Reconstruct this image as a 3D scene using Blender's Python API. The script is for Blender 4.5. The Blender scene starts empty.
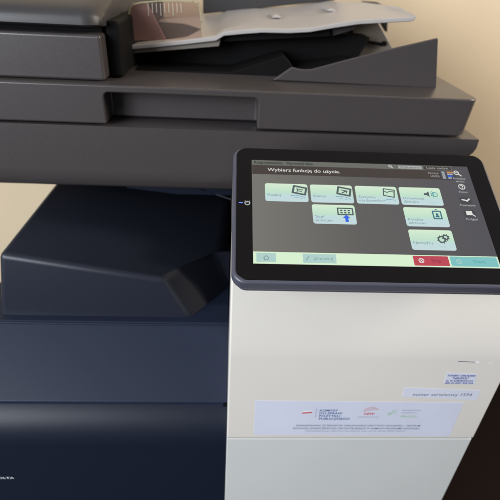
import bpy, bmesh, math, random
from mathutils import Vector, Matrix
random.seed(4)
S = bpy.context.scene
C = S.collection
R = math.radians
H = 1.25                                   # eye height above the floor

# ------------------------------------------------------------------ camera
FPX = 455.05                               # focal length in pixels of a 500 px wide frame
YAW, PITCH, ROLL = -0.0599970845, 0.563104621, 0.0539697299
def cam_axes():
    cy, sy = math.cos(YAW), math.sin(YAW); cp, sp = math.cos(PITCH), math.sin(PITCH)
    r = Vector((cy, sy, 0)); f0 = Vector((-sy, cy, 0)); u = Vector((0, 0, 1))
    f = f0*cp - u*sp; up = f0*sp + u*cp
    c, s = math.cos(ROLL), math.sin(ROLL)
    return r*c + up*s, up*c - r*s, f
CR, CU, CF = cam_axes()
EYE = Vector((0, 0, H))
cd = bpy.data.cameras.new('camera'); cam = bpy.data.objects.new('camera', cd); C.objects.link(cam)
m = Matrix((CR, CU, -CF)).transposed().to_4x4(); m.translation = EYE
cam.matrix_world = m
cd.sensor_width = 36; cd.lens = FPX/500*36; cd.clip_start = .01; cd.clip_end = 100
cd.dof.use_dof = True; cd.dof.focus_distance = .40; cd.dof.aperture_fstop = 7.5
S.camera = cam
def ray(x, y): return CR*((x-250)/FPX) - CU*((y-250)/FPX) + CF
def PY(x, y, Y): r = ray(x, y); return EYE + r*(Y/r.y)          # measured point on a vertical plane
def PZ(x, y, Z): r = ray(x, y); return EYE + r*(Z/r.z)          # measured point on a level plane
def W(x, y, z): return Vector((x, y, z+H))

# ------------------------------------------------------------------ materials
def mat(name, col, rough=.5, spec=.5, metal=0, bump=0, bscale=900, mottle=0, mscale=25, emit=None, estr=1, coat=0):
    M = bpy.data.materials.new(name); M.use_nodes = True
    nt = M.node_tree; b = nt.nodes['Principled BSDF']
    b.inputs['Base Color'].default_value = (*col, 1); b.inputs['Roughness'].default_value = rough
    b.inputs['Specular IOR Level'].default_value = spec; b.inputs['Metallic'].default_value = metal
    b.inputs['Coat Weight'].default_value = coat
    if emit:
        b.inputs['Emission Color'].default_value = (*emit, 1); b.inputs['Emission Strength'].default_value = estr
    tc = nt.nodes.new('ShaderNodeTexCoord')
    if mottle:
        n = nt.nodes.new('ShaderNodeTexNoise'); n.inputs['Scale'].default_value = mscale; n.inputs['Detail'].default_value = 6
        nt.links.new(tc.outputs['Object'], n.inputs['Vector'])
        rp = nt.nodes.new('ShaderNodeMapRange'); rp.inputs['From Min'].default_value = .3; rp.inputs['From Max'].default_value = .7
        rp.inputs['To Min'].default_value = 1-mottle; rp.inputs['To Max'].default_value = 1+mottle
        nt.links.new(n.outputs['Fac'], rp.inputs['Value'])
        mx = nt.nodes.new('ShaderNodeMix'); mx.data_type = 'RGBA'; mx.blend_type = 'MULTIPLY'; mx.inputs['Factor'].default_value = 1
        mx.inputs['A'].default_value = (*col, 1)
        nt.links.new(rp.outputs['Result'], mx.inputs['B']); nt.links.new(mx.outputs['Result'], b.inputs['Base Color'])
        rr = nt.nodes.new('ShaderNodeMapRange'); rr.inputs['From Min'].default_value = .3; rr.inputs['From Max'].default_value = .7
        rr.inputs['To Min'].default_value = max(.03, rough-.03); rr.inputs['To Max'].default_value = rough+.02
        nt.links.new(n.outputs['Fac'], rr.inputs['Value']); nt.links.new(rr.outputs['Result'], b.inputs['Roughness'])
    if bump:
        n2 = nt.nodes.new('ShaderNodeTexNoise'); n2.inputs['Scale'].default_value = bscale; n2.inputs['Detail'].default_value = 2
        nt.links.new(tc.outputs['Object'], n2.inputs['Vector'])
        bp = nt.nodes.new('ShaderNodeBump'); bp.inputs['Strength'].default_value = bump; bp.inputs['Distance'].default_value = .0004
        nt.links.new(n2.outputs['Fac'], bp.inputs['Height']); nt.links.new(bp.outputs['Normal'], b.inputs['Normal'])
    return M
GREY   = mat('grey_plastic', (.060,.0515,.0515), .31, .5, bump=.08, bscale=1500, mottle=.045, mscale=650)
GREYG  = mat('smooth_grey_plastic', (.040,.037,.039), .46, .5, bump=.05, bscale=1500, mottle=.04)
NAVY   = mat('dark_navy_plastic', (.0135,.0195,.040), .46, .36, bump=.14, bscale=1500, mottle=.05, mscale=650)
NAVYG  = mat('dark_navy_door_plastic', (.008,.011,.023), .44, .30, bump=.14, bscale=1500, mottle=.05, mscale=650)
NAVYX  = mat('near_black_navy_plastic', (.016,.0185,.030), .42, .42, bump=.08, bscale=1500, mottle=.05, mscale=650)
BLACK  = mat('black_plastic', (.004,.0037,.004), .7, .12)
WHITE  = mat('white_plastic', (.70,.652,.592), .36, .45, bump=.2, bscale=1400, mottle=.015, mscale=9)
WHITEL = mat('white_plastic_cool_lit', (.60,.60,.58), .36, .45, bump=.2, bscale=1400, mottle=.015, mscale=9)  # white plastic with the cooler light low down put into its colour
TRAY   = mat('pale_grey_tray', (.43,.40,.385), .4, .5, bump=.15, mottle=.04)
STRUT  = mat('olive_grey_plastic', (.20,.175,.15), .45, .5, mottle=.05)
RIM    = mat('slate_rim_plastic', (.075,.075,.10), .32, .5, bump=.1)
GLASS  = mat('black_glass', (.005,.004,.004), .13, .28, mottle=.04, mscale=45)
PAPERS = mat('sticker_paper', (.64,.65,.76), .45, .4, mottle=.02)
PAPERW = mat('stamp_paper', (.67,.68,.77), .45, .4, mottle=.02)
INKB   = mat('blue_ink', (.05,.07,.30), .6, .2)
INKD   = mat('grey_ink', (.10,.11,.19), .6, .2)
INKN   = mat('navy_ink', (.05,.13,.30), .6, .2)
INKR   = mat('red_ink', (.55,.10,.10), .6, .2)
INKG   = mat('green_ink', (.25,.48,.20), .6, .2)
INKP   = mat('pale_grey_ink', (.30,.34,.45), .6, .2)
LOGO   = mat('silver_lettering', (.85,.87,.9), .4, .5)
CHROME = mat('bright_metal', (.8,.8,.8), .15, .5, metal=1)
WALL   = mat('tan_wall_paint', (.74,.585,.40), .8, .25, bump=.4, bscale=250, mottle=.03, mscale=4)
FLOOR  = mat('dark_floor', (.006,.0022,.0016), .7, .1, mottle=.3, mscale=12)
PINK   = mat('pink_reflection', (.40,.25,.24), .5, .3)
TICK   = mat('etched_tick', (.55,.5,.42), .5, .3)
def lit(name, col, k=1.0): return mat(name, (.004,.004,.004), .16, .5, emit=col, estr=k)
def smooth_clear(name, tint, body, fac):
    M = bpy.data.materials.new(name); M.use_nodes = True; nt = M.node_tree
    b = nt.nodes['Principled BSDF']; b.inputs['Base Color'].default_value = (*body, 1); b.inputs['Roughness'].default_value = .15
    t = nt.nodes.new('ShaderNodeBsdfTransparent'); t.inputs['Color'].default_value = (*tint, 1)
    x = nt.nodes.new('ShaderNodeMixShader'); x.inputs[0].default_value = fac
    nt.links.new(t.outputs[0], x.inputs[1]); nt.links.new(b.outputs[0], x.inputs[2])
    nt.links.new(x.outputs[0], nt.nodes['Material Output'].inputs['Surface'])
    return M
CLEAR = smooth_clear('amber_clear_plastic', (.93,.86,.83), (.34,.26,.24), .17)
CLEARE = smooth_clear('amber_clear_edge', (.9,.85,.65), (.50,.45,.30), .7)

# ------------------------------------------------------------------ helpers
def link(name, bm, mt, parent=None, bevel=0, seg=3, smooth=True, ang=35):
    bmesh.ops.recalc_face_normals(bm, faces=bm.faces)
    off = ORG.get(parent.name, Vector()) if parent else Vector()
    for v in bm.verts: v.co -= off
    me = bpy.data.meshes.new(name); bm.to_mesh(me); bm.free()
    o = bpy.data.objects.new(name, me); C.objects.link(o)
    me.materials.append(mt)
    if parent:
        o.parent = parent; ORG[o.name] = off
    if bevel:
        b = o.modifiers.new('bevel', 'BEVEL'); b.width = bevel; b.segments = seg; b.limit_method = 'ANGLE'; b.angle_limit = R(30)
        b.harden_normals = True; b.use_clamp_overlap = True
    if smooth:
        for p in me.polygons: p.use_smooth = True
        me.set_sharp_from_angle(angle=R(ang))
    return o
ORG = {}
def tag(o, label, cat, group=None):
    o['label'] = label; o['category'] = cat
    if group: o['group'] = group
    return o
def prism(bm, pts, vec):
    """closed outline pts swept along vec"""
    vec = Vector(vec)
    a = [bm.verts.new(p) for p in pts]; b = [bm.verts.new(Vector(p)+vec) for p in pts]
    bm.faces.new(a); bm.faces.new(b[::-1]); n = len(pts)
    for i in range(n): bm.faces.new((a[i], a[(i+1) % n], b[(i+1) % n], b[i]))
def box(bm, x0, x1, y0, y1, z0, z1):
    prism(bm, [W(x0,y0,z0), W(x1,y0,z0), W(x1,y0,z1), W(x0,y0,z1)], (0, y1-y0, 0))
def hull(bm, quads, verts):
    vs = [bm.verts.new(v) for v in verts]
    for q in quads: bm.faces.new([vs[i] for i in q])
def rrect(u0, u1, v0, v1, r, n=6):
    out = []
    for cx, cy, a0 in ((u1-r, v1-r, 0), (u0+r, v1-r, 90), (u0+r, v0+r, 180), (u1-r, v0+r, 270)):
        for k in range(n+1):
            a = R(a0+90*k/n); out.append((cx+r*math.cos(a), cy+r*math.sin(a)))
    return out
def ngon(bm, pts):
    bm.faces.new([bm.verts.new(p) for p in pts])
class Plane:
    def __init__(s, o, x, y): s.o, s.x, s.y = Vector(o), Vector(x).normalized(), Vector(y).normalized(); s.n = s.x.cross(s.y)
    def __call__(s, u, v, n=0): return s.o + s.x*u*.001 + s.y*v*.001 + s.n*n*.001          # millimetres
def flat(name, pl, pts, n, mt, parent, thick=0):
    bm = bmesh.new()
    if thick: prism(bm, [pl(u, v, n-thick) for u, v in pts], pl.n*thick*.001)
    else: ngon(bm, [pl(u, v, n) for u, v in pts])
    return link(name, bm, mt, parent, smooth=False)
def stroke(bm, pl, pts, w, n, closed=False):
    """flat line of width w through pts"""
    P = [Vector((p[0], p[1])) for p in pts]; N = len(P)
    for i in range(N if closed else N-1):
        a, b = P[i], P[(i+1) % N]; d = (b-a).normalized(); s = Vector((-d.y, d.x))*w/2; e = d*w*.3
        ngon(bm, [pl(q.x, q.y, n+.002*(i % 2)) for q in (a-e-s, b+e-s, b+e+s, a-e+s)])
def circ(cx, cy, r, n=20, a0=0, a1=360):
    k = n if a1-a0 == 360 else n+1
    return [(cx+r*math.cos(R(a0+(a1-a0)*i/n)), cy+r*math.sin(R(a0+(a1-a0)*i/n))) for i in range(k)]
PLAIN = dict(zip('ąćęłńóśźżĄĆĘŁŃÓŚŹŻ', 'acelnoszzACELNOSZZ'))
def letters(s, bold, shear):
    cu = bpy.data.curves.new('t', 'FONT'); cu.body = s; cu.size = 1; cu.resolution_u = 3; cu.offset = bold; cu.shear = shear
    to = bpy.data.objects.new('t', cu); C.objects.link(to)
    dg = bpy.context.evaluated_depsgraph_get(); dg.update()
    me = bpy.data.meshes.new_from_object(to.evaluated_get(dg))
    bpy.data.objects.remove(to); bpy.data.curves.remove(cu)
    return me
def text(name, s, pl, u, v, h, n, mt, parent, width=None, align='L', bold=0, shear=0):
    """printed lettering: cap height h (mm), left end at u, baseline v; accents are added as strokes"""
    base = ''.join(PLAIN.get(c, c) for c in s)
    me = letters(base, bold, shear)
    xs = [q.co.x for q in me.vertices]
    x0, x1 = min(xs), max(xs); k = h/.73; kx = k if width is None else width/(x1-x0)
    sh = {'L': 0, 'C': -(x1-x0)*kx/2, 'R': -(x1-x0)*kx}[align]
    bm = bmesh.new(); bm.from_mesh(me)
    for i, c in enumerate(s):
        if c not in PLAIN: continue
        m1 = letters(base[:i+1], bold, shear); b = max(q.co.x for q in m1.vertices); bpy.data.meshes.remove(m1)
        m1 = letters(base[i], bold, shear); w = max(q.co.x for q in m1.vertices)-min(q.co.x for q in m1.vertices); top = max(q.co.y for q in m1.vertices); bpy.data.meshes.remove(m1)
        cx = b-w/2; t = .045+bold
        if c in 'ćńóśźĆŃÓŚŹ': q4 = [(cx-.09, top+.06), (cx-.02, top+.06), (cx+.13, top+.2), (cx+.03, top+.2)]
        elif c in 'żŻ': q4 = [(cx-t, top+.07), (cx+t, top+.07), (cx+t, top+.07+2*t), (cx-t, top+.07+2*t)]
        elif c in 'ęąĘĄ': q4 = [(b-.14, -.17), (b-.02, -.17), (b-.02, -.0), (b-.12, -.0)]
        else: q4 = [(cx-.13, top*.42), (cx+.13, top*.58), (cx+.13, top*.58+.09), (cx-.13, top*.42+.09)]
        bm.faces.new([bm.verts.new((x, y, 0)) for x, y in q4])
    off = ORG.get(parent.name, Vector())
    for q in bm.verts: q.co = pl(u+sh+(q.co.x-x0)*kx, v+q.co.y*k, n) - off
    bm.to_mesh(me); bm.free()
    me.materials.clear(); me.materials.append(mt); me.name = name
    o = bpy.data.objects.new(name, me); C.objects.link(o); o.parent = parent; ORG[o.name] = off
    return o

# ------------------------------------------------------------------ setting
YW = 1.12
bm = bmesh.new(); prism(bm, [W(-3, YW, -H), W(3, YW, -H), W(3, YW, 1.4), W(-3, YW, 1.4)], (0, .1, 0))
wall = link('wall', bm, WALL); wall['kind'] = 'structure'
bm = bmesh.new(); prism(bm, [W(-3, -2.5, -H), W(3, -2.5, -H), W(3, YW, -H), W(-3, YW, -H)], (0, 0, -.05))
fl = link('floor', bm, FLOOR); fl['kind'] = 'structure'

# ------------------------------------------------------------------ the copier
cop = bpy.data.objects.new('office_copier', None); C.objects.link(cop)
cop.location = (0, .68, 0); ORG[cop.name] = Vector((0, .68, 0))
tag(cop, 'grey and navy office copier with a white front column and a tilted touch screen', 'copier')

ZT, ZB = -.1203, -.1632                        # lid top and underside
YS = .52                                       # front of scanner
XR = .2845
# --- scanner lid: one block with a grip recess cut in its front lower edge
def lid():
    bm = bmesh.new(); XL = -.40; YB = 1.0; YN = .552
    nl = PY(105, 110, YS).x; nr = PY(258, 112, YS).x; nt_ = PY(180, 95.5, YS).z - H; r = .006
    notch = [(nl, ZB)]
    for k in range(7): a = R(180-90*k/6); notch.append((nl+r+r*math.cos(a), nt_-r+r*math.sin(a)))
    for k in range(7): a = R(90-90*k/6); notch.append((nr-r+r*math.cos(a), nt_-r+r*math.sin(a)))
    notch.append((nr, ZB))
    V = lambda x, y, z: bm.verts.new(W(x, y, z))
    rc = .013
    def arc(x, z): return [V(x-rc+rc*math.sin(R(15*k)), YS+rc-rc*math.cos(R(15*k)), z) for k in range(7)]
    at, ab = arc(XR, ZT), arc(XR-.004, ZB)
    tl, bl = V(XL, YS, ZT), V(XL, YS, ZB); btl, bbl, btr, bbr = V(XL, YB, ZT), V(XL, YB, ZB), V(XR, YB, ZT), V(XR-.004, YB, ZB)
    nf = [V(x, YS, z) for x, z in notch]; nb = [V(x, YN, z) for x, z in notch]
    bm.faces.new([bl] + nf + [ab[0], at[0], tl])
    for k in range(6): bm.faces.new([ab[k], ab[k+1], at[k+1], at[k]])
    bm.faces.new([ab[6], bbr, btr, at[6]]); bm.faces.new([bbl, bbr, btr, btl]); bm.faces.new([bl, bbl, btl, tl])
    bm.faces.new([tl] + at + [btr, btl])
    for i in range(len(nf)-1): bm.faces.new([nf[i], nf[i+1], nb[i+1], nb[i]])
    bm.faces.new(nb)
    bm.faces.new([bl, nf[0], nb[0], nb[-1], nf[-1]] + ab + [bbr, bbl])
    return link('scanner_lid', bm, GREY, cop, .0022)
lid()
# --- scanner base: deep at the left, thin wing at the right end
bm = bmesh.new(); XB = XR+.012; zt = -.1655
def base_z(x):                                     # underside: deep at the left, thin wing at the right
    if x < .06: return -.2450
    if x < .10: return -.2450+(x-.06)/.04*.057
    return -.1880
xs = [-.40, .06, .10, XB-.012, XB-.006, XB-.002, XB]; rings = []
for x in xs:
    zb_ = base_z(x) + {XB-.006: .0012, XB-.002: .005, XB: .010}.get(x, 0); rb = .026 if base_z(x) < -.22 else .004
    r_ = [(YS+.47, zt), (YS-.002, zt)]
    for k in range(9): a = R(90*k/8); r_.append((YS-.002+.55*rb*(1-math.cos(a)), zb_+rb*(1-math.sin(a))))
    r_.append((YS+.47, zb_)); rings.append([bm.verts.new(W(x, y, z)) for y, z in r_])
for a_, b_ in zip(rings[:-1], rings[1:]):
    for k in range(len(a_)): bm.faces.new((a_[k], a_[(k+1) % len(a_)], b_[(k+1) % len(a_)], b_[k]))
bm.faces.new(rings[0]); bm.faces.new(rings[-1])
link('scanner_base', bm, GREY, cop, .0022)
# shadow gap seal between lid and base
bm = bmesh.new(); box(bm, -.39, XR-.012, YS+.034, .98, zt+.0002, ZB-.0002); link('lid_seal', bm, BLACK, cop)

# --- document feeder: left housing
z33 = -.0725
xe = -.1395
bm = bmesh.new(); prism(bm, [W(-.40, .535, ZT+.0008), W(-.40, .535, z33), W(-.40, .95, z33), W(-.40, .95, ZT+.0008)], (xe+.40, 0, 0))
link('feeder_housing', bm, GREY, cop, .0035, 4)
bm = bmesh.new(); box(bm, -.40, xe-.003, .556, .94, z33+.0002, z33+.0075); link('feeder_gap_shade', bm, BLACK, cop)  # black strip standing in for deep shade under the cover lip
bm = bmesh.new()
prof = [(.534, z33+.0072), (.5295, z33+.0095), (.5300, z33+.0165), (.533, z33+.0215), (.539, z33+.0255), (.548, z33+.0285), (.57, z33+.033), (.62, z33+.040), (.70, z33+.046), (.80, z33+.05), (.95, z33+.045), (.95, z33+.0072)]
rr_ = .020; rings = []
for x in [-.40] + [xe+.003-rr_+rr_*math.sin(R(10*k)) for k in range(10)]:
    d = max(0, x-(xe+.003-rr_)); o_ = rr_-math.sqrt(max(0, rr_**2-d**2))
    rings.append([bm.verts.new(W(x, min(y+o_*(1 if y < .6 else 0), .95), z-(o_*.35 if z > z33+.02 else 0))) for y, z in prof])
for a_, b_ in zip(rings[:-1], rings[1:]):
    for k in range(len(a_)): bm.faces.new((a_[k], a_[(k+1) % len(a_)], b_[(k+1) % len(a_)], b_[k]))
bm.faces.new(rings[0]); bm.faces.new(rings[-1])
cov = link('feeder_cover', bm, GREYG, cop, 0, ang=50)
bm = bmesh.new(); box(bm, xe+.0005, xe+.016, .555, .93, ZT+.0008, z33+.012); link('feeder_side_panel', bm, BLACK, cop, .004)
# dark throat of the feeder, closing the view under the input tray
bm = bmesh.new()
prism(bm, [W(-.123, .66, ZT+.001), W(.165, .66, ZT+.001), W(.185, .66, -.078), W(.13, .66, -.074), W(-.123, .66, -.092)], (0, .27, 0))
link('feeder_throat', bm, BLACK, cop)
# --- input tray
YT = .62
fr = [(122, 46), (150, 43.6), (185, 40), (216, 36.5), (224, 31.5), (245, 29.5), (262, 28.3), (290, 28.8), (310, 27.8), (335, 23.5), (360, 19.8), (400, 17.6), (412, 17), (416.5, 15)]
front = [PY(x, y, YT + (.0 if x < 400 else .004)) for x, y in fr]
bm = bmesh.new(); th = .0052; n = len(front); cols = []
depth = [0, .05, .12, .20, .27]
for i, p in enumerate(front):
    t = i/(n-1); c = []
    for d in depth:
        q = p + Vector((0, d*(1-.72*max(0, t-.74)/.26), 0)) + Vector((0, 0, -.006*math.sin(d/.27*math.pi)*(1-t)+ .004*d/.27))
        c.append(q)
    cols.append(c)
vt = [[bm.verts.new(q) for q in c] for c in cols]; vb = [[bm.verts.new(q-Vector((0, 0, th))) for q in c] for c in cols]
m_ = len(depth)
for i in range(n-1):
    for j in range(m_-1):
        bm.faces.new((vt[i][j], vt[i+1][j], vt[i+1][j+1], vt[i][j+1])); bm.faces.new((vb[i][j], vb[i][j+1], vb[i+1][j+1], vb[i+1][j]))
    bm.faces.new((vt[i][0], vb[i][0], vb[i+1][0], vt[i+1][0])); bm.faces.new((vt[i][-1], vt[i+1][-1], vb[i+1][-1], vb[i][-1]))
for i in (0, n-1):
    for j in range(m_-1): bm.faces.new((vt[i][j], vt[i][j+1], vb[i][j+1], vb[i][j]))
tray = link('input_tray', bm, TRAY, cop, .0012, 2, ang=40)
# lower lip of the tray at the feeder end
bm = bmesh.new()
prism(bm, [PY(122, 51.5, YT+.006), PY(122, 54.5, YT+.006), PY(219, 46.5, YT+.006), PY(221, 38.5, YT+.006), PY(213, 39, YT+.006)], (0, .03, 0))
link('tray_lip', bm, STRUT, tray, .001, 2)
# underside rib that shows beneath the right half of the tray
bm = bmesh.new()
prism(bm, [PY(332, 27, YT+.02), PY(332, 36.5, YT+.02), PY(354, 29.8, YT+.02), PY(359, 22.2, YT+.02)], (0, .03, 0))
link('tray_rib', bm, GREY, tray, .001, 2)
bm = bmesh.new()
prism(bm, [PY(224, 36, YT+.012), PY(262, 32.5, YT+.012), PY(330, 29, YT+.012), PY(331, 36.5, YT+.012), PY(262, 40, YT+.012), PY(224, 42, YT+.012)], (0, .04, 0))
link('tray_beam', bm, BLACK, tray, .001, 2)
# raised finger ribs on the tray plate
for x, y in ((276, 16), (331, 9.5)):
    a = PY(x, y+2.0, .74); bm = bmesh.new()
    prism(bm, [a+Vector((-.006, 0, 0)), a+Vector((.009, 0, 0)), a+Vector((.0035, .0, .0035)), a+Vector((-.002, 0, .004))], (0, .05, 0))
    link('tray_rib', bm, TRAY, tray, .001, 2)
# far side guide standing on the tray
a = PY(203, 14, .865); b_ = PY(335, .5, .865)
bm = bmesh.new(); prism(bm, [a, b_, b_+Vector((.012, 0, .05)), a+Vector((0, 0, .055))], (0, .012, 0))
link('far_paper_guide', bm, GREYG, tray, .002, 2)
# clear paper guide, near side
YG = .632
ol = [(120, 41.5), (126, 26), (130, 8), (132.5, 4.5), (140, 2.6), (158, 1.0), (178, .8), (193, 1.8), (198, 3.4), (199.6, 7), (201.5, 22), (203, 38.5)]
bm = bmesh.new(); prism(bm, [PY(x, y, YG) for x, y in ol], (0, .002, 0))
pg = link('paper_guide', bm, CLEAR, tray, 0, smooth=False)
bm = bmesh.new()
for (x0, y0), (x1, y1) in zip(ol[:-1], ol[1:]):
    a, b_ = PY(x0, y0, YG-.0006), PY(x1, y1, YG-.0006); d = (b_-a).normalized(); s = d.cross(Vector((0, 1, 0)))*.0009
    prism(bm, [a-s-d*.0004, b_-s+d*.0004, b_+s+d*.0004, a+s-d*.0004], (0, .0032, 0))
link('guide_edge', bm, CLEARE, tray, smooth=False)
bm = bmesh.new()
for k in range(9):
    x = 148+4.1*k; l = 12.5 if k % 3 == 0 else 9.5
    a, b_ = PY(x, 3.2, YG-.0008), PY(x+l*.06, 3.2+l, YG-.0008); s = Vector((.00035, 0, 0))
    ngon(bm, [a-s, b_-s, b_+s, a+s])
link('guide_marks', bm, TICK, tray, smooth=False)
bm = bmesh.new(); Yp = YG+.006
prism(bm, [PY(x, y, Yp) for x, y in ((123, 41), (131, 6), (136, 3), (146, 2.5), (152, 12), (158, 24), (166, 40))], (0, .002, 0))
link('guide_pink_reflection', bm, PINK, tray, .0008, 2)  # pink reflection in the clear guide, added as a coloured plate behind it

# --- right hinge strut, its knob and the bracket behind
bm = bmesh.new(); Yh = .70
prism(bm, [PY(x, y, Yh) for x, y in ((352, 23), (377, 19), (395, 52), (396, 66), (352, 66))], (0, .025, 0))
link('tray_strut', bm, STRUT, cop, .002, 2)
bm = bmesh.new(); c = PY(384.5, 43.8, Yh-.004)
prism(bm, [c+Vector((.0035*math.cos(R(a)), 0, .0035*math.sin(R(a)))) for a in range(0, 360, 30)], (0, .004, 0))
prism(bm, [PY(352, 37.5, Yh-.003), PY(352, 40.2, Yh-.003), PY(383, 46.3, Yh-.003), PY(383, 43, Yh-.003)], (0, .003, 0))
link('strut_pivot', bm, BLACK, cop, .0006, 2)
bm = bmesh.new(); Yk = .86
prism(bm, [PY(x, y, Yk) for x, y in ((364, 1.5), (378, 2.5), (386, 6.5), (388.8, 11.5), (387.5, 33), (381, 22), (366, 14))], (0, .02, 0))
link('rear_bracket', bm, GREYG, cop, .002, 2)

# --- exit tray on the lid: right wedge wall, scooped floor and left ramp
YE = .574
top = [(292, 67), (298, 68.8), (305, 69.8), (312, 69.3), (326, 65.6), (350, 59.2), (394, 48.3), (438.5, 38)]
bm = bmesh.new()
prism(bm, [PY(272.5, 80.3, YE)] + [PY(x, y, YE) for x, y in top] + [PY(436.5, 88.5, YE)], (0, .0045, 0))
link('exit_tray_wall', bm, GREY, cop, .0015, 2, ang=40)
bm = bmesh.new(); Yr = .603
prism(bm, [W(-.12, Yr, ZT+.0008), PY(230, 72, Yr), PY(284, 55.8, Yr), PY(293, 66.5, Yr), PY(276, 80, Yr)], (0, .05, 0))
link('exit_tray_ramp', bm, BLACK, cop, .0015, 2)
bm = bmesh.new()
prism(bm, [PY(293, 70, .606), PY(352, 62, .606), PY(352, 74, .606), W(.17, .606, ZT+.001), W(.07, .606, ZT+.001)], (0, .10, 0))
link('exit_tray_floor', bm, BLACK, cop, .001, 2)

# --- black relay box under the scanner
YX = .4465
A = (-.2616, YX, -.2948); B = (-.0756, YX, -.3264)
zb = -.3863
pts = [A, B, (-.0240, .538, -.3418), (.0042, .545, -.3474), (.0042, .95, -.3474), (-.2616, .95, -.2948),
       (-.2815, YX, zb), (-.0452, YX, zb), (.0035, .512, zb), (.0042, .520, zb), (.0042, .95, zb), (-.2815, .95, zb)]
bm = bmesh.new()
hull(bm, [(0, 1, 2, 3, 4, 5), (0, 6, 7, 1), (1, 7, 8, 2), (2, 8, 9, 3), (3, 9, 10, 4), (4, 10, 11, 5), (5, 11, 6, 0), (6, 11, 10, 9, 8, 7)], [W(*p) for p in pts])
bm.verts.index_update(); el = bm.edges; bm.edges.ensure_lookup_table(); bm.verts.ensure_lookup_table()
sel = [e for e in el if {v.index for v in e.verts} in ({1, 7}, {1, 2}, {0, 1}, {0, 5}, {0, 6}, {2, 8}, {2, 3})]
bmesh.ops.bevel(bm, geom=sel, offset=.011, segments=6, profile=.5, affect='EDGES', clamp_overlap=True)
link('relay_box', bm, NAVYX, cop, 0, ang=60)
# inner frame behind and beside it
bm = bmesh.new(); box(bm, -.24, .29, .951, .99, -.42, -.2392); link('inner_back_panel', bm, BLACK, cop)
bm = bmesh.new(); box(bm, .0058, .0995, .471, .95, -.50, -.2470); link('inner_side_panel', bm, BLACK, cop)
bm = bmesh.new(); a = PY(200, 189, .60); b_ = PY(231, 199.5, .60); s = Vector((0, 0, .0006))
prism(bm, [a-s, b_-s, b_+s, a+s], (0, .002, 0)); link('inner_rail', bm, RIM, cop, smooth=False)

# --- lower body: sloping ledge, rounded door
XL, XD = -.31, .0043
bm = bmesh.new()
yl, zl = .36, -.4418
prof = [(yl, zl), (.4345, -.3895), (.4347, -.3884), (.4378, -.3866), (.99, -.3866), (.99, -.50), (yl, -.50)]
prism(bm, [W(XL, y, z) for y, z in prof], (XD-XL, 0, 0))
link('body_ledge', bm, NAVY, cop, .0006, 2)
bm = bmesh.new(); box(bm, XL, XD-.0004, .4338, .4362, -.3905, -.3874); link('ledge_lip', bm, NAVY, cop, .0007, 2)
bm = bmesh.new(); prism(bm, [PY(x, y, .60) for x, y in ((126, 182), (234, 184), (234, 196), (178, 195), (126, 188.5))], (0, .03, 0)); link('exit_sheen_bar', bm, NAVYG, cop, .002, 2)  # added bar standing in for a faint bluish reflection in the gap
bm = bmesh.new()
prof = []
y, z = .3365, -.4445-.050
ds = .0586/24
for k in range(25):
    a = R(58*k/24); prof.append((y, z)); y += ds*math.sin(a); z += ds*math.cos(a)
prof = [(q[0], q[1]) for q in prof[::-1]]
prof += [(.3365, -.80), (.38, -.80), (.38, prof[0][1])]
prism(bm, [W(XL, y, z) for y, z in prof], (XD-.0003-XL, 0, 0))
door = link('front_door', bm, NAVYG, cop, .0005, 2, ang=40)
dp = Plane(W(0, .3365, 0), (1, 0, 0), (0, 0, 1))
p = PY(14.3, 478.5, .3365)
text('door_lettering', 'KONICA MINOLTA', dp, p.x*1000, (p.z-H)*1000, 3.6, .25, LOGO, door, align='R', width=64, bold=.008)
bm = bmesh.new(); c = PY(225, 405, .3585)
prism(bm, [c+Vector((.0022*math.cos(R(a)), -.001, .0022*math.sin(R(a)))) for a in range(0, 360, 30)], (0, .003, 0)); link('door_hinge', bm, BLACK, cop)
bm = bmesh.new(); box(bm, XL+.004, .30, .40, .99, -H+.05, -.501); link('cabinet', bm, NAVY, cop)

# --- white front column
YC = .335
xl, xr = .0046, .3035
zs = PY(300, 438.5, YC).z - H
bm = bmesh.new()
prof = [(YC, zs+.0006)]
for k in range(12):
    t = k/11; z = -.343 + t*.105; prof.append((YC + .034*t**1.45, z))
prof += [(.374, -.2350), (.42, -.2400), (.42, -.42), (.40, zs+.0006)]
prism(bm, [W(xl, y, z) for y, z in prof], (xr-xl, 0, 0))
col = link('column_cover', bm, WHITE, cop, .0022, 4, ang=30)
bm = bmesh.new()
prism(bm, [W(xl, .3745, -.2360), W(xl, .3745, -.2260), W(xl, .445, -.1835), W(xl, .455, -.1835), W(xl, .455, -.2360)], (.05, 0, 0))
link('column_neck', bm, WHITE, cop, .0014, 3)
bm = bmesh.new(); box(bm, .10, .282, .47, .99, -.50, -.1865); link('unseen_scanner_support', bm, NAVY, cop)  # unseen block added under the scanner to keep window light off the right wall
bm = bmesh.new(); box(bm, xl, xr-.0015, YC, .40, -H+.06, zs-.0006); link('column_lower_cover', bm, WHITEL, cop, .0014, 3)
bm = bmesh.new(); box(bm, xl+.004, xr-.004, YC+.004, .39, zs-.0005, zs+.0005); link('seam_gap', bm, WHITE, cop)
cp = Plane(W(0, YC, 0), (1, 0, 0), (0, 0, 1))
def cpx(x, y): p = PY(x, y, YC); return p.x*1000, (p.z-H)*1000
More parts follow.
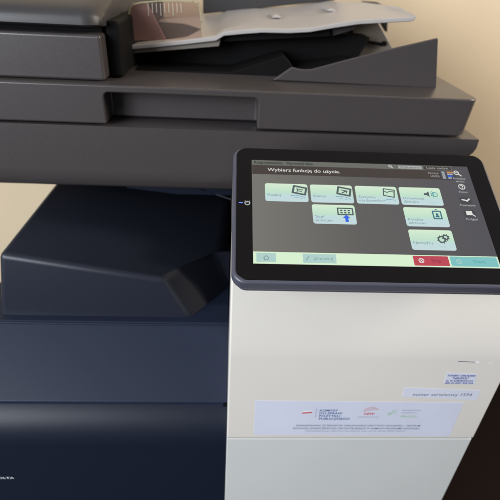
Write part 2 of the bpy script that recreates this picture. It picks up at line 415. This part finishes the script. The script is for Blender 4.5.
# card slot and a small moulded mark
a = cpx(458, 361.3); b_ = cpx(478.5, 362.3)
slot = flat('card_slot', cp, [(a[0], a[1]-.4), (b_[0], b_[1]-.4), (b_[0], b_[1]+.4), (a[0], a[1]+.4)], .12, INKD, cop)
flat('slot_catch', cp, [(b_[0]-3.4, b_[1]-1.0), (b_[0]+.4, b_[1]-1.0), (b_[0]+.4, b_[1]+1.0), (b_[0]-3.4, b_[1]+1.0)], .3, LOGO, slot, .2)
bm = bmesh.new(); u, v = cpx(490.5, 363)
for k in (-1, 1): stroke(bm, cp, [(u-2, v-1.6*k), (u-.5, v-.4*k)], .5, .12); stroke(bm, cp, [(u+.5, v+.4*k), (u+2, v+1.6*k)], .5, .12)
link('slot_symbol', bm, LOGO, slot, smooth=False)

# ------------------------------------------------------------------ control panel
TH = R(26.26)
A0 = Vector((.02269714, .32401724, -.21910008+H))
pl = Plane(A0, (1, 0, 0), (0, math.cos(TH), math.sin(TH)))
def slab(name, pts, n0, n1, mt, parent, bevel, seg=4):
    bm = bmesh.new(); prism(bm, [pl(u, v, n0) for u, v in pts], pl.n*(n1-n0)*.001); return link(name, bm, mt, parent, bevel, seg, ang=50)
shell = slab('control_panel', rrect(-18.4, 241.2, -18.4, 137.0, 13, 10), -13.5, -.3, RIM, cop, .0028)
slab('panel_backplate', rrect(-14, 237, -16.5, 131, 9, 6), -19, -13.0, RIM, shell, .001, 2)
slab('panel_glass', rrect(-15.0, 238.2, -15.4, 135.2, 10.5, 10), -.6, .25, GLASS, shell, .0006, 2)
bm = bmesh.new(); prism(bm, [pl(20, 20, -60), pl(200, 20, -40), pl(200, 120, -60), pl(20, 120, -60)], pl.n*.035); link('panel_mount', bm, WHITE, shell)

# screen and everything shown on it
SCR = lit('screen_backdrop', (.14,.14,.13))
nt = SCR.node_tree; b = nt.nodes['Principled BSDF']
tc = nt.nodes.new('ShaderNodeTexCoord'); sx = nt.nodes.new('ShaderNodeSeparateXYZ'); mr = nt.nodes.new('ShaderNodeMapRange'); cr = nt.nodes.new('ShaderNodeValToRGB')
nt.links.new(tc.outputs['Object'], sx.inputs[0]); nt.links.new(sx.outputs['X'], mr.inputs['Value'])
mr.inputs['From Min'].default_value = .02; mr.inputs['From Max'].default_value = .243
nt.links.new(mr.outputs[0], cr.inputs[0]); nt.links.new(cr.outputs[0], b.inputs['Emission Color'])
cr.color_ramp.elements[0].color = (.175,.17,.15,1); cr.color_ramp.elements[1].color = (.074,.071,.083,1)
e = cr.color_ramp.elements.new(.45); e.color = (.11,.104,.098,1)
TILE = lit('tile_light', (.50,.74,.56)); 
nt = TILE.node_tree; b = nt.nodes['Principled BSDF']
tc = nt.nodes.new('ShaderNodeTexCoord'); sx = nt.nodes.new('ShaderNodeSeparateXYZ'); mr = nt.nodes.new('ShaderNodeMapRange'); cr = nt.nodes.new('ShaderNodeValToRGB')
nt.links.new(tc.outputs['UV'], sx.inputs[0]); nt.links.new(sx.outputs['Y'], cr.inputs[0]); nt.links.new(cr.outputs[0], b.inputs['Emission Color'])
cr.color_ramp.elements[0].color = (.54,.68,.70,1); cr.color_ramp.elements[1].color = (.66,.82,.63,1)
e = cr.color_ramp.elements.new(.35); e.color = (.52,.69,.70,1); e = cr.color_ramp.elements.new(.5); e.color = (.52,.74,.58,1)
STATUS = lit('status_strip', (.135,.14,.12)); BROWN = lit('title_strip', (.052,.040,.035)); FOOT = lit('footer_strip', (.68,.86,.62))
BTN = lit('pale_button', (.42,.62,.58)); RED = lit('red_button', (.50,.055,.085)); TEAL = lit('teal_button', (.20,.52,.52))
LW = lit('lit_white', (.72,.72,.70)); LG = lit('lit_grey', (.40,.42,.42)); LD = lit('lit_dark', (.03,.035,.035)); LT = lit('lit_slate', (.20,.29,.32)); LB = lit('lit_blue', (.03,.13,.75))
LTEAL = lit('lit_teal', (.03,.16,.22)); LOR = lit('lit_orange', (.6,.25,.06)); LDR = lit('lit_darkred', (.22,.02,.05)); LDT = lit('lit_deep_teal', (.10,.36,.38))
INKSB = lit('toner_block', (.05,.06,.09)); SHAD = lit('icon_plate', (.055,.055,.062))
screen = flat('touch_screen', pl, [(0, 0), (220, 0), (220, 119), (0, 119)], .45, SCR, cop)
P_ = screen
flat('status_strip', pl, [(.3, 112.6), (203, 112.6), (203, 118.8), (.3, 118.8)], .6, STATUS, P_)
text('status_text', 'Rozpoznawanie', pl, 2.5, 114.1, 3.6, .9, LD, P_, width=28, bold=.02)
text('status_text', 'Wprowadź dane', pl, 34, 114.1, 3.6, .9, LD, P_, width=27, bold=.02)
flat('status_field', pl, [(148, 113.6), (172, 113.6), (172, 117.4), (148, 117.4)], .75, LG, P_)
flat('status_field', pl, [(136.5, 114), (147, 114), (147, 118.3), (136.5, 118.3)], .75, STATUS, P_)
text('status_text', 'Wykonano', pl, 149, 114.2, 2.7, .9, LD, P_, width=21)
flat('status_field', pl, [(174, 113.2), (202, 113.2), (202, 117.6), (174, 117.6)], .75, BROWN, P_)
text('status_text', 'Lista zadań', pl, 177, 114.2, 2.7, .9, LG, P_, width=22)
bm = bmesh.new(); stroke(bm, pl, circ(139.5, 116.2, 1.4, 12), .6, .9, True); stroke(bm, pl, [(140.5, 115.2), (142, 113.8)], .7, .9); link('status_icon', bm, LW, P_, smooth=False)
flat('title_strip', pl, [(.3, 100.8), (205, 100.8), (205, 112.5), (.3, 112.5)], .6, BROWN, P_)
text('title_text', 'Wybierz funkcję do użycia.', pl, 15.5, 104.7, 4.2, .9, LW, P_, width=72, bold=.006)
flat('toner_gauge', pl, [(189.5, 101.2), (204.5, 101.2), (204.5, 112.4), (189.5, 112.4)], .75, INKSB, P_)
for k, (mt_, w_) in enumerate(((LOR, 6.5), (LG, 6.0), (LB, 4.5), (LG, 3.5))):
    v = 109.4-2.5*k
    flat('toner_bar', pl, [(196.5, v), (196.5+w_, v), (196.5+w_, v+1.7), (196.5, v+1.7)], .95, mt_, P_)
    flat('toner_bar', pl, [(191, v), (194.2, v), (194.2, v+1.6), (191, v+1.6)], .95, LG, P_)
text('gauge_text', 'Pamięć', pl, 177, 107.6, 2.4, .9, LG, P_, width=11); text('gauge_text', '100%', pl, 179, 103.4, 2.4, .9, LG, P_, width=9)

def tile(u, v, w, h):
    bm = bmesh.new(); pts = rrect(u, u+w, v, v+h, 2.2, 4); uv = bm.loops.layers.uv.new('UVMap')
    f = bm.faces.new([bm.verts.new(pl(a, b2, .65)) for a, b2 in pts])
    for l, (a, b2) in zip(f.loops, pts): l[uv].uv = ((a-u)/w, (b2-v)/h)
    return link('menu_tile', bm, TILE, P_, smooth=False)
CX = [12.4, 56.0, 99.8, 143.2]
TW = 40.0
def caption(u, v, lines):
    for k, s in enumerate(lines): text('tile_text', s, pl, u+2.3, v+6.6-4.1*k if len(lines) == 2 else v+6.2, 3.0, .9, LT, P_, width=2.05*len(s))
n2 = .9
def icon(name, mt_, fn): bm = bmesh.new(); fn(bm); return link(name, bm, mt_, P_, smooth=False)
def printer_icon(u, v, arrow):
    ang = -12; c_, s_ = math.cos(R(ang)), math.sin(R(ang)); T = lambda x, y: (u+c_*x-s_*y, v+s_*x+c_*y)
    def body(bm):
        stroke(bm, pl, [T(-6, -4), T(6, -4), T(6, 4.2), T(-6, 4.2)], 2.0, n2, True)
        stroke(bm, pl, [T(-3, 1.2), T(3.2, 1.2)], 1.0, n2+.01)
        if arrow: stroke(bm, pl, [T(-1.5, -2), T(2.2, 1.2)], 1.3, n2+.01); stroke(bm, pl, [T(2.4, -1.4), T(2.2, 1.2), T(-.5, 1.4)], .9, n2+.01)
        else: stroke(bm, pl, [T(-2, -2.5), T(-2, .6)], .9, n2+.01); stroke(bm, pl, [T(-1.8, -.6), T(2.2, -1.2)], .9, n2+.01)
    icon('tile_icon', LDK, body)
    def base(bm): stroke(bm, pl, [T(-7, -8.3), T(-3, -6.7), T(3, -6.7), T(7, -8.0)], .7, n2); stroke(bm, pl, [T(-4.5, -9.3), T(4, -9.0)], .5, n2)
    icon('icon_shadow', LTB, base)
LDK = lit('lit_charcoal', (.085,.11,.115)); LTB = lit('lit_soft_blue', (.20,.36,.48))
tile(CX[0], 68, TW+1, 21.5); caption(CX[0], 68, ['Kopiuj']); printer_icon(CX[0]+33, 81.6, False)
tile(CX[1], 68, TW+1, 21.5); caption(CX[1], 68, ['Skanuj']); printer_icon(CX[1]+32.5, 81.8, True)
tile(CX[2], 68, TW+1, 21.5); caption(CX[2], 68, ['Skrzynka', 'użytkownika'])
def folder(bm):
    u, v = CX[2]+32.5, 81.5; stroke(bm, pl, [(u-5.5, v-3), (u+4.5, v-5.2), (u+6, v+3.6), (u-4.5, v+5.2)], 1.2, n2, True)
    stroke(bm, pl, [(u-5, v+2.6), (u-1.5, v+.6), (u+1.2, v+2.2), (u+5.6, v+1.2)], 1.0, n2+.01)
icon('tile_icon', LDK, folder)
icon('icon_shadow', LTB, lambda bm: stroke(bm, pl, [(CX[2]+26, 72.2), (CX[2]+31, 73.8), (CX[2]+38, 73)], .7, n2))
tile(CX[3], 68, TW+1, 21.5); caption(CX[3], 68, ['Ustawienia', 'dźwięku'])
def spk(bm):
    u, v = CX[3]+27, 81.5; ngon(bm, [pl(*q, n2) for q in ((u-3.2, v-1.2), (u-1, v-1.2), (u+2, v-3.4), (u+2, v+3.4), (u-1, v+1.2), (u-3.2, v+1.2))])
icon('tile_icon', LDK, spk)
def waves(bm):
    u, v = CX[3]+29, 81.3
    for r in (2.5, 4.6): stroke(bm, pl, circ(u, v, r, 8, -50, 50), .8, n2)
    stroke(bm, pl, circ(u+5.6, v, 2.6, 12), .8, n2, True)
icon('tile_icon', LDT, waves)
tile(CX[1], 43.6, TW+.5, 22); caption(CX[1], 43.6, ['Styl', 'podstaw.'])
def kb(bm):
    u, v = CX[1]+31, 58.0; stroke(bm, pl, [(u-7, v-3.6), (u+7, v-3.6), (u+7, v+3.6), (u-7, v+3.6)], 1.4, n2, True)
    for i in range(3):
        for j in range(2): x, y = u-3.6+3.5*i, v-1.5+2.6*j; ngon(bm, [pl(x-1.1, y-.8, n2), pl(x+1.1, y-.8, n2), pl(x+1.1, y+.8, n2), pl(x-1.1, y+.8, n2)])
icon('tile_icon', LDK, kb)
def arrow(bm):
    u, v = CX[1]+31.5, 51.0; ngon(bm, [pl(*q, n2) for q in ((u-1.5, v-5), (u+1.5, v-5), (u+1.5, v-.6), (u+3.6, v-.6), (u, v+3.4), (u-3.6, v-.6), (u-1.5, v-.6))])
icon('tile_icon', LB, arrow)
tile(CX[3], 43.2, TW+1, 22); caption(CX[3], 43.2, ['Książka', 'adresowa'])
def card(bm):
    u, v = CX[3]+31.5, 56.8; stroke(bm, pl, [(u-3.8, v-4.4), (u+3.8, v-4.4), (u+3.8, v+4.2), (u-3.8, v+4.2)], 1.3, n2, True)
    ngon(bm, [pl(a, b2, n2) for a, b2 in circ(u, v+.7, 1.3, 10)]); ngon(bm, [pl(*q, n2) for q in ((u-2.2, v-2.8), (u+2.2, v-2.8), (u+1.4, v-.6), (u-1.4, v-.6))])
    stroke(bm, pl, [(u-1.2, v+5.4), (u, v+6.6), (u+1.2, v+5.4)], .8, n2)
icon('tile_icon', LTEAL, card)
tile(CX[3], 17.6, TW+1, 22); caption(CX[3], 17.6, ['Narzędzia'])
def gears(bm):
    for u, v, r in ((CX[3]+29.5, 29.2, 3.1), (CX[3]+33.6, 31.6, 2.3)):
        stroke(bm, pl, circ(u, v, r, 16), 1.5, n2, True)
        for k in range(8): a = R(45*k+20); stroke(bm, pl, [(u+r*math.cos(a), v+r*math.sin(a)), (u+(r+1.2)*math.cos(a), v+(r+1.2)*math.sin(a))], 1.0, n2+.02)
icon('tile_icon', LDK, gears)
for u, v in ((CX[3]+29.5, 71.2), (CX[3]+29, 46.2), (CX[3]+28, 22)):
    icon('icon_shadow', BTN, lambda bm: (stroke(bm, pl, [(u-3, v), (u+4, v)], .5, n2), stroke(bm, pl, [(u-1.5, v-1.3), (u+3, v-1.3)], .4, n2)))
# footer
flat('footer_strip', pl, [(.2, .3), (219.8, .3), (219.8, 12.3), (.2, 12.3)], .6, FOOT, P_)
def btn(u0, u1, v0, v1, mt_): flat('footer_button', pl, rrect(u0, u1, v0, v1, .6, 2), .75, mt_, P_)
btn(3, 20, 1.8, 11, BTN); btn(43.5, 73, 1.8, 11, BTN); btn(142, 174, 1.4, 11.4, RED); btn(175.5, 218.5, 1.4, 11.4, TEAL)
def home(bm): u, v = 11.5, 6.2; stroke(bm, pl, [(u-2.4, v-.3), (u, v+2.0), (u+2.4, v-.3)], .6, n2); stroke(bm, pl, [(u-1.7, v+.3), (u-1.7, v-2), (u+1.7, v-2), (u+1.7, v+.3)], .5, n2)
icon('button_icon', LT, home)
icon('button_icon', LT, lambda bm: stroke(bm, pl, [(46.5, 4.5), (49, 8.2)], .7, n2))
text('button_text', 'Zresetuj', pl, 53, 4.8, 3.3, n2, LT, P_, width=17)
icon('button_icon', LW, lambda bm: (stroke(bm, pl, circ(149, 6.4, 2.2, 16), .7, n2, True), stroke(bm, pl, [(147.8, 5.2), (150.2, 7.6)], .6, n2), stroke(bm, pl, [(147.8, 7.6), (150.2, 5.2)], .6, n2)))
text('button_text', 'Stop', pl, 158, 4.9, 3.4, n2, LDR, P_, width=9)
icon('button_icon', BTN, lambda bm: (stroke(bm, pl, circ(183, 6.4, 2.2, 16), .6, n2, True), stroke(bm, pl, [(183, 5.2), (183, 7.6)], .6, n2)))
text('button_text', 'Start', pl, 196, 4.9, 3.4, n2, LDT, P_, width=11)
# right hand column of white symbols
def rtext(s, v, w): text('symbol_text', s, pl, 207.5, v, 2.3, n2, LG, P_, width=w, align='C', bold=.01)
def mag(bm): stroke(bm, pl, circ(206.3, 110, 2.3, 14), .9, n2, True); stroke(bm, pl, [(208.2, 108.3), (210.6, 106)], 1.2, n2); stroke(bm, pl, [(205, 110), (207.6, 110)], .7, n2)
icon('screen_symbol', LW, mag); rtext('Powiększ', 101.4, 12); rtext('ekran', 97.8, 8.5)
def q_(bm): stroke(bm, pl, circ(207.5, 92, 3.1, 16), .8, n2, True); stroke(bm, pl, circ(207.5, 92.5, 1.1, 6, -90, 150), .8, n2); ngon(bm, [pl(a, b2, n2) for a, b2 in circ(207.5, 90.1, .5, 8)])
icon('screen_symbol', LW, q_); rtext('Pomoc', 84.4, 9)
for v in (75.2, 59.6): flat('symbol_plate', pl, rrect(201.5, 213, v-4, v+4, 1.5, 4), .6, SHAD, P_)
def chk(bm): stroke(bm, pl, [(203.6, 76.0), (206.4, 75.4), (208.2, 74.4), (211, 77)], 1.5, n2)
icon('screen_symbol', LW, chk); rtext('Przerwanie', 68.2, 15)
def view(bm): ngon(bm, [pl(*q, n2) for q in ((203.6, 57.6), (209.6, 57.6), (209.6, 62.4), (203.6, 62.4))]); stroke(bm, pl, [(209, 58.6), (211.6, 56.4)], 1.1, n2)
icon('screen_symbol', LW, view); rtext('Podgląd', 51.8, 11)
# status lamp and contact symbol on the left bezel
BLU = lit('blue_lamp', (.12,.22,1.0), 1.6)
flat('status_lamp', pl, rrect(-12.6, -8.8, 64.9, 65.9, .4, 3), .45, BLU, shell)
def nfc(bm): u, v = -4.6, 65.4; stroke(bm, pl, circ(u, v, 2.3, 12, -200, 20), 1.0, .45); stroke(bm, pl, [(u-2.2, v+2.2), (u-.6, v+.8), (u, v+2.0), (u+.6, v+.8), (u+2.2, v+2.2)], .9, .45)
bm = bmesh.new(); nfc(bm); link('contact_symbol', bm, LG, shell, smooth=False)

# ------------------------------------------------------------------ stickers on the white column
def sticker(name, label, quad, mt_, n=.24):
    pts = [cpx(*q) for q in quad]
    u0 = min(p[0] for p in pts); u1 = max(p[0] for p in pts); v0 = min(p[1] for p in pts); v1 = max(p[1] for p in pts)
    bm = bmesh.new(); prism(bm, [cp(u, v, .02) for u, v in pts], cp.n*n*.001)
    o = link(name, bm, mt_, smooth=False)
    tag(o, label, 'sticker'); return o, pts
big, q = sticker('printed_label', 'wide pale lavender sticker with coloured logos on the white column', ((255, 400.5), (463.5, 402.5), (449.5, 436.2), (253.8, 434.5)), PAPERS)
def T(parent, s, x, y, wpx, hpx, mt_, bold=.01, shear=0, align='L'):
    u, v = cpx(x, y); u2, _ = cpx(x+wpx, y); _, v2 = cpx(x, y-hpx)
    if align == 'C': u = (u+u2)/2
    return text('printed_line', s, cp, u, v, v2-v, .32, mt_, parent, width=u2-u if True else None, align=align, bold=bold, shear=shear)
for k, (s, w_) in enumerate((('KOMITET', 18.5), ('DO SPRAW', 23), ('POŻYTKU', 21), ('PUBLICZNEGO', 31))):
    T(big, s, 319.5-.3*k, 411.2+2.75*k, w_, 2.0, INKN, .025)
bm = bmesh.new(); stroke(bm, cp, [cpx(316.8, 408.2), cpx(315.3, 417.2)], .35, .32); link('logo_bar', bm, INKN, big, smooth=False)
bm = bmesh.new(); ngon(bm, [cp(*cpx(x, y), .32) for x, y in ((302, 412.3), (306, 411.9), (312, 411.4), (312, 412.7), (306, 413.2), (302.5, 413.6))]); link('flag_mark', bm, INKR, big, smooth=False)
bm = bmesh.new(); ngon(bm, [cp(*cpx(x, y), .32) for x, y in ((302, 411.2), (312, 410.2), (312, 411.2), (302.5, 412.1))]); link('flag_mark', bm, LOGO, big, smooth=False)
bm = bmesh.new()
for k in range(3): stroke(bm, cp, [cpx(362.5+1.2*k, 411.5-1.3*k), cpx(369, 409.8-1.2*k), cpx(379-1.5*k, 409.3-1.2*k)], .55, .32)
link('swoosh_mark', bm, INKR, big, smooth=False)
T(big, 'NIW', 364, 414.6, 10.5, 2.2, INKR, .03); T(big, 'NARODOWY INSTYTUT WOLNOŚCI', 357.5, 417.3, 21, 1.1, INKP, .01)
bm = bmesh.new(); c = cpx(389.5, 413.6); stroke(bm, cp, circ(c[0], c[1], 1.7, 12), .8, .32, True)
stroke(bm, cp, [cpx(391.5, 412.5), cpx(394, 409.5)], .8, .32); stroke(bm, cp, [cpx(393, 412.5), cpx(397.5, 410)], .7, .32); stroke(bm, cp, [cpx(393.5, 413.5), cpx(396, 413.8)], .6, .32)
link('leaf_mark', bm, INKG, big, smooth=False)
T(big, 'PROGRAM ROZWOJU', 402, 410.6, 19, 1.2, INKP); T(big, 'ORGANIZACJI', 401.5, 413, 15, 1.1, INKP); T(big, 'PROO', 400.5, 417.2, 15.5, 2.0, INKG, 0)
T(big, 'SFINANSOWANO ZE ŚRODKÓW NARODOWEGO INSTYTUTU WOLNOŚCI – CENTRUM', 296, 426.0, 124, 1.6, INKD)
T(big, 'ROZWOJU SPOŁECZEŃSTWA OBYWATELSKIEGO W RAMACH PROGRAMU ROZWOJU', 293, 428.8, 126, 1.6, INKD)
T(big, 'ORGANIZACJI OBYWATELSKICH NA LATA 2018–2030 PROO', 305, 431.4, 100, 1.4, INKP)
ser, q = sticker('number_label', 'narrow pale sticker with a service number on the white column', ((404, 387.3), (480.5, 390.3), (476.5, 400), (402, 396.6)), PAPERW)
T(ser, 'numer serwisowy 1594', 412.5, 395.6, 59, 3.0, INKD, .0)
ven, q = sticker('stamped_label', 'smallest sticker with blue stamped lines, under the card slot', ((446.5, 372.6), (477.5, 373.8), (474.5, 384.4), (443.8, 383.4)), PAPERW)
T(ven, 'TONERY I DRUKARKI', 447, 376.2, 28, 1.7, INKB, .035); T(ven, '"NEUPOL"', 452, 378.9, 16.5, 1.8, INKB, .035)
T(ven, 'UL. W. KOMOROWA 21A', 445.6, 381.3, 27.5, 1.6, INKB, .035); T(ven, '000 24 2251 222 224', 444.8, 383.5, 28, 1.5, INKB, .035)

# ------------------------------------------------------------------ light
def area(name, loc, target, size, sizey, power, col):
    l = bpy.data.lights.new(name, 'AREA'); l.shape = 'RECTANGLE'; l.size = size; l.size_y = sizey; l.energy = power; l.color = col
    o = bpy.data.objects.new(name, l); C.objects.link(o); o.location = loc
    o.rotation_euler = (Vector(target)-Vector(loc)).to_track_quat('-Z', 'Y').to_euler(); return o
area('window_light', (-2.0, -1.1, 1.75), (0, .5, 1.0), 1.2, 1.5, 56, (.84,.92,1.0))
area('front_fill_light', (-1.6, -1.7, 1.8), (0, .4, .95), 1.1, 1.1, 50, (.90,.95,1.0))  # second lamp added for frontal light, split off the window light
area('wall_fill_light', (2.1, .35, 2.2), (.6, 1.12, 1.2), .8, .8, 50, (1.0,.92,.80))  # added lamp with no known source, placed to brighten the wall
wd = bpy.data.worlds.new('World'); S.world = wd; wd.use_nodes = True; nt = wd.node_tree
tc = nt.nodes.new('ShaderNodeTexCoord'); sx = nt.nodes.new('ShaderNodeSeparateXYZ'); mr = nt.nodes.new('ShaderNodeMapRange'); cr = nt.nodes.new('ShaderNodeValToRGB')
nt.links.new(tc.outputs['Generated'], sx.inputs[0]); nt.links.new(sx.outputs['Z'], mr.inputs['Value']); mr.inputs['From Min'].default_value = -1; mr.inputs['From Max'].default_value = 1
nt.links.new(mr.outputs[0], cr.inputs[0]); nt.links.new(cr.outputs[0], nt.nodes['Background'].inputs[0])
cr.color_ramp.elements[0].position = .35; cr.color_ramp.elements[0].color = (.10,.10,.13,1); cr.color_ramp.elements[1].position = .85; cr.color_ramp.elements[1].color = (.96,.97,1,1)
nt.nodes['Background'].inputs[1].default_value = .30
S.view_settings.view_transform = 'Standard'; S.view_settings.look = 'None'; S.view_settings.exposure = 0; S.view_settings.gamma = 1
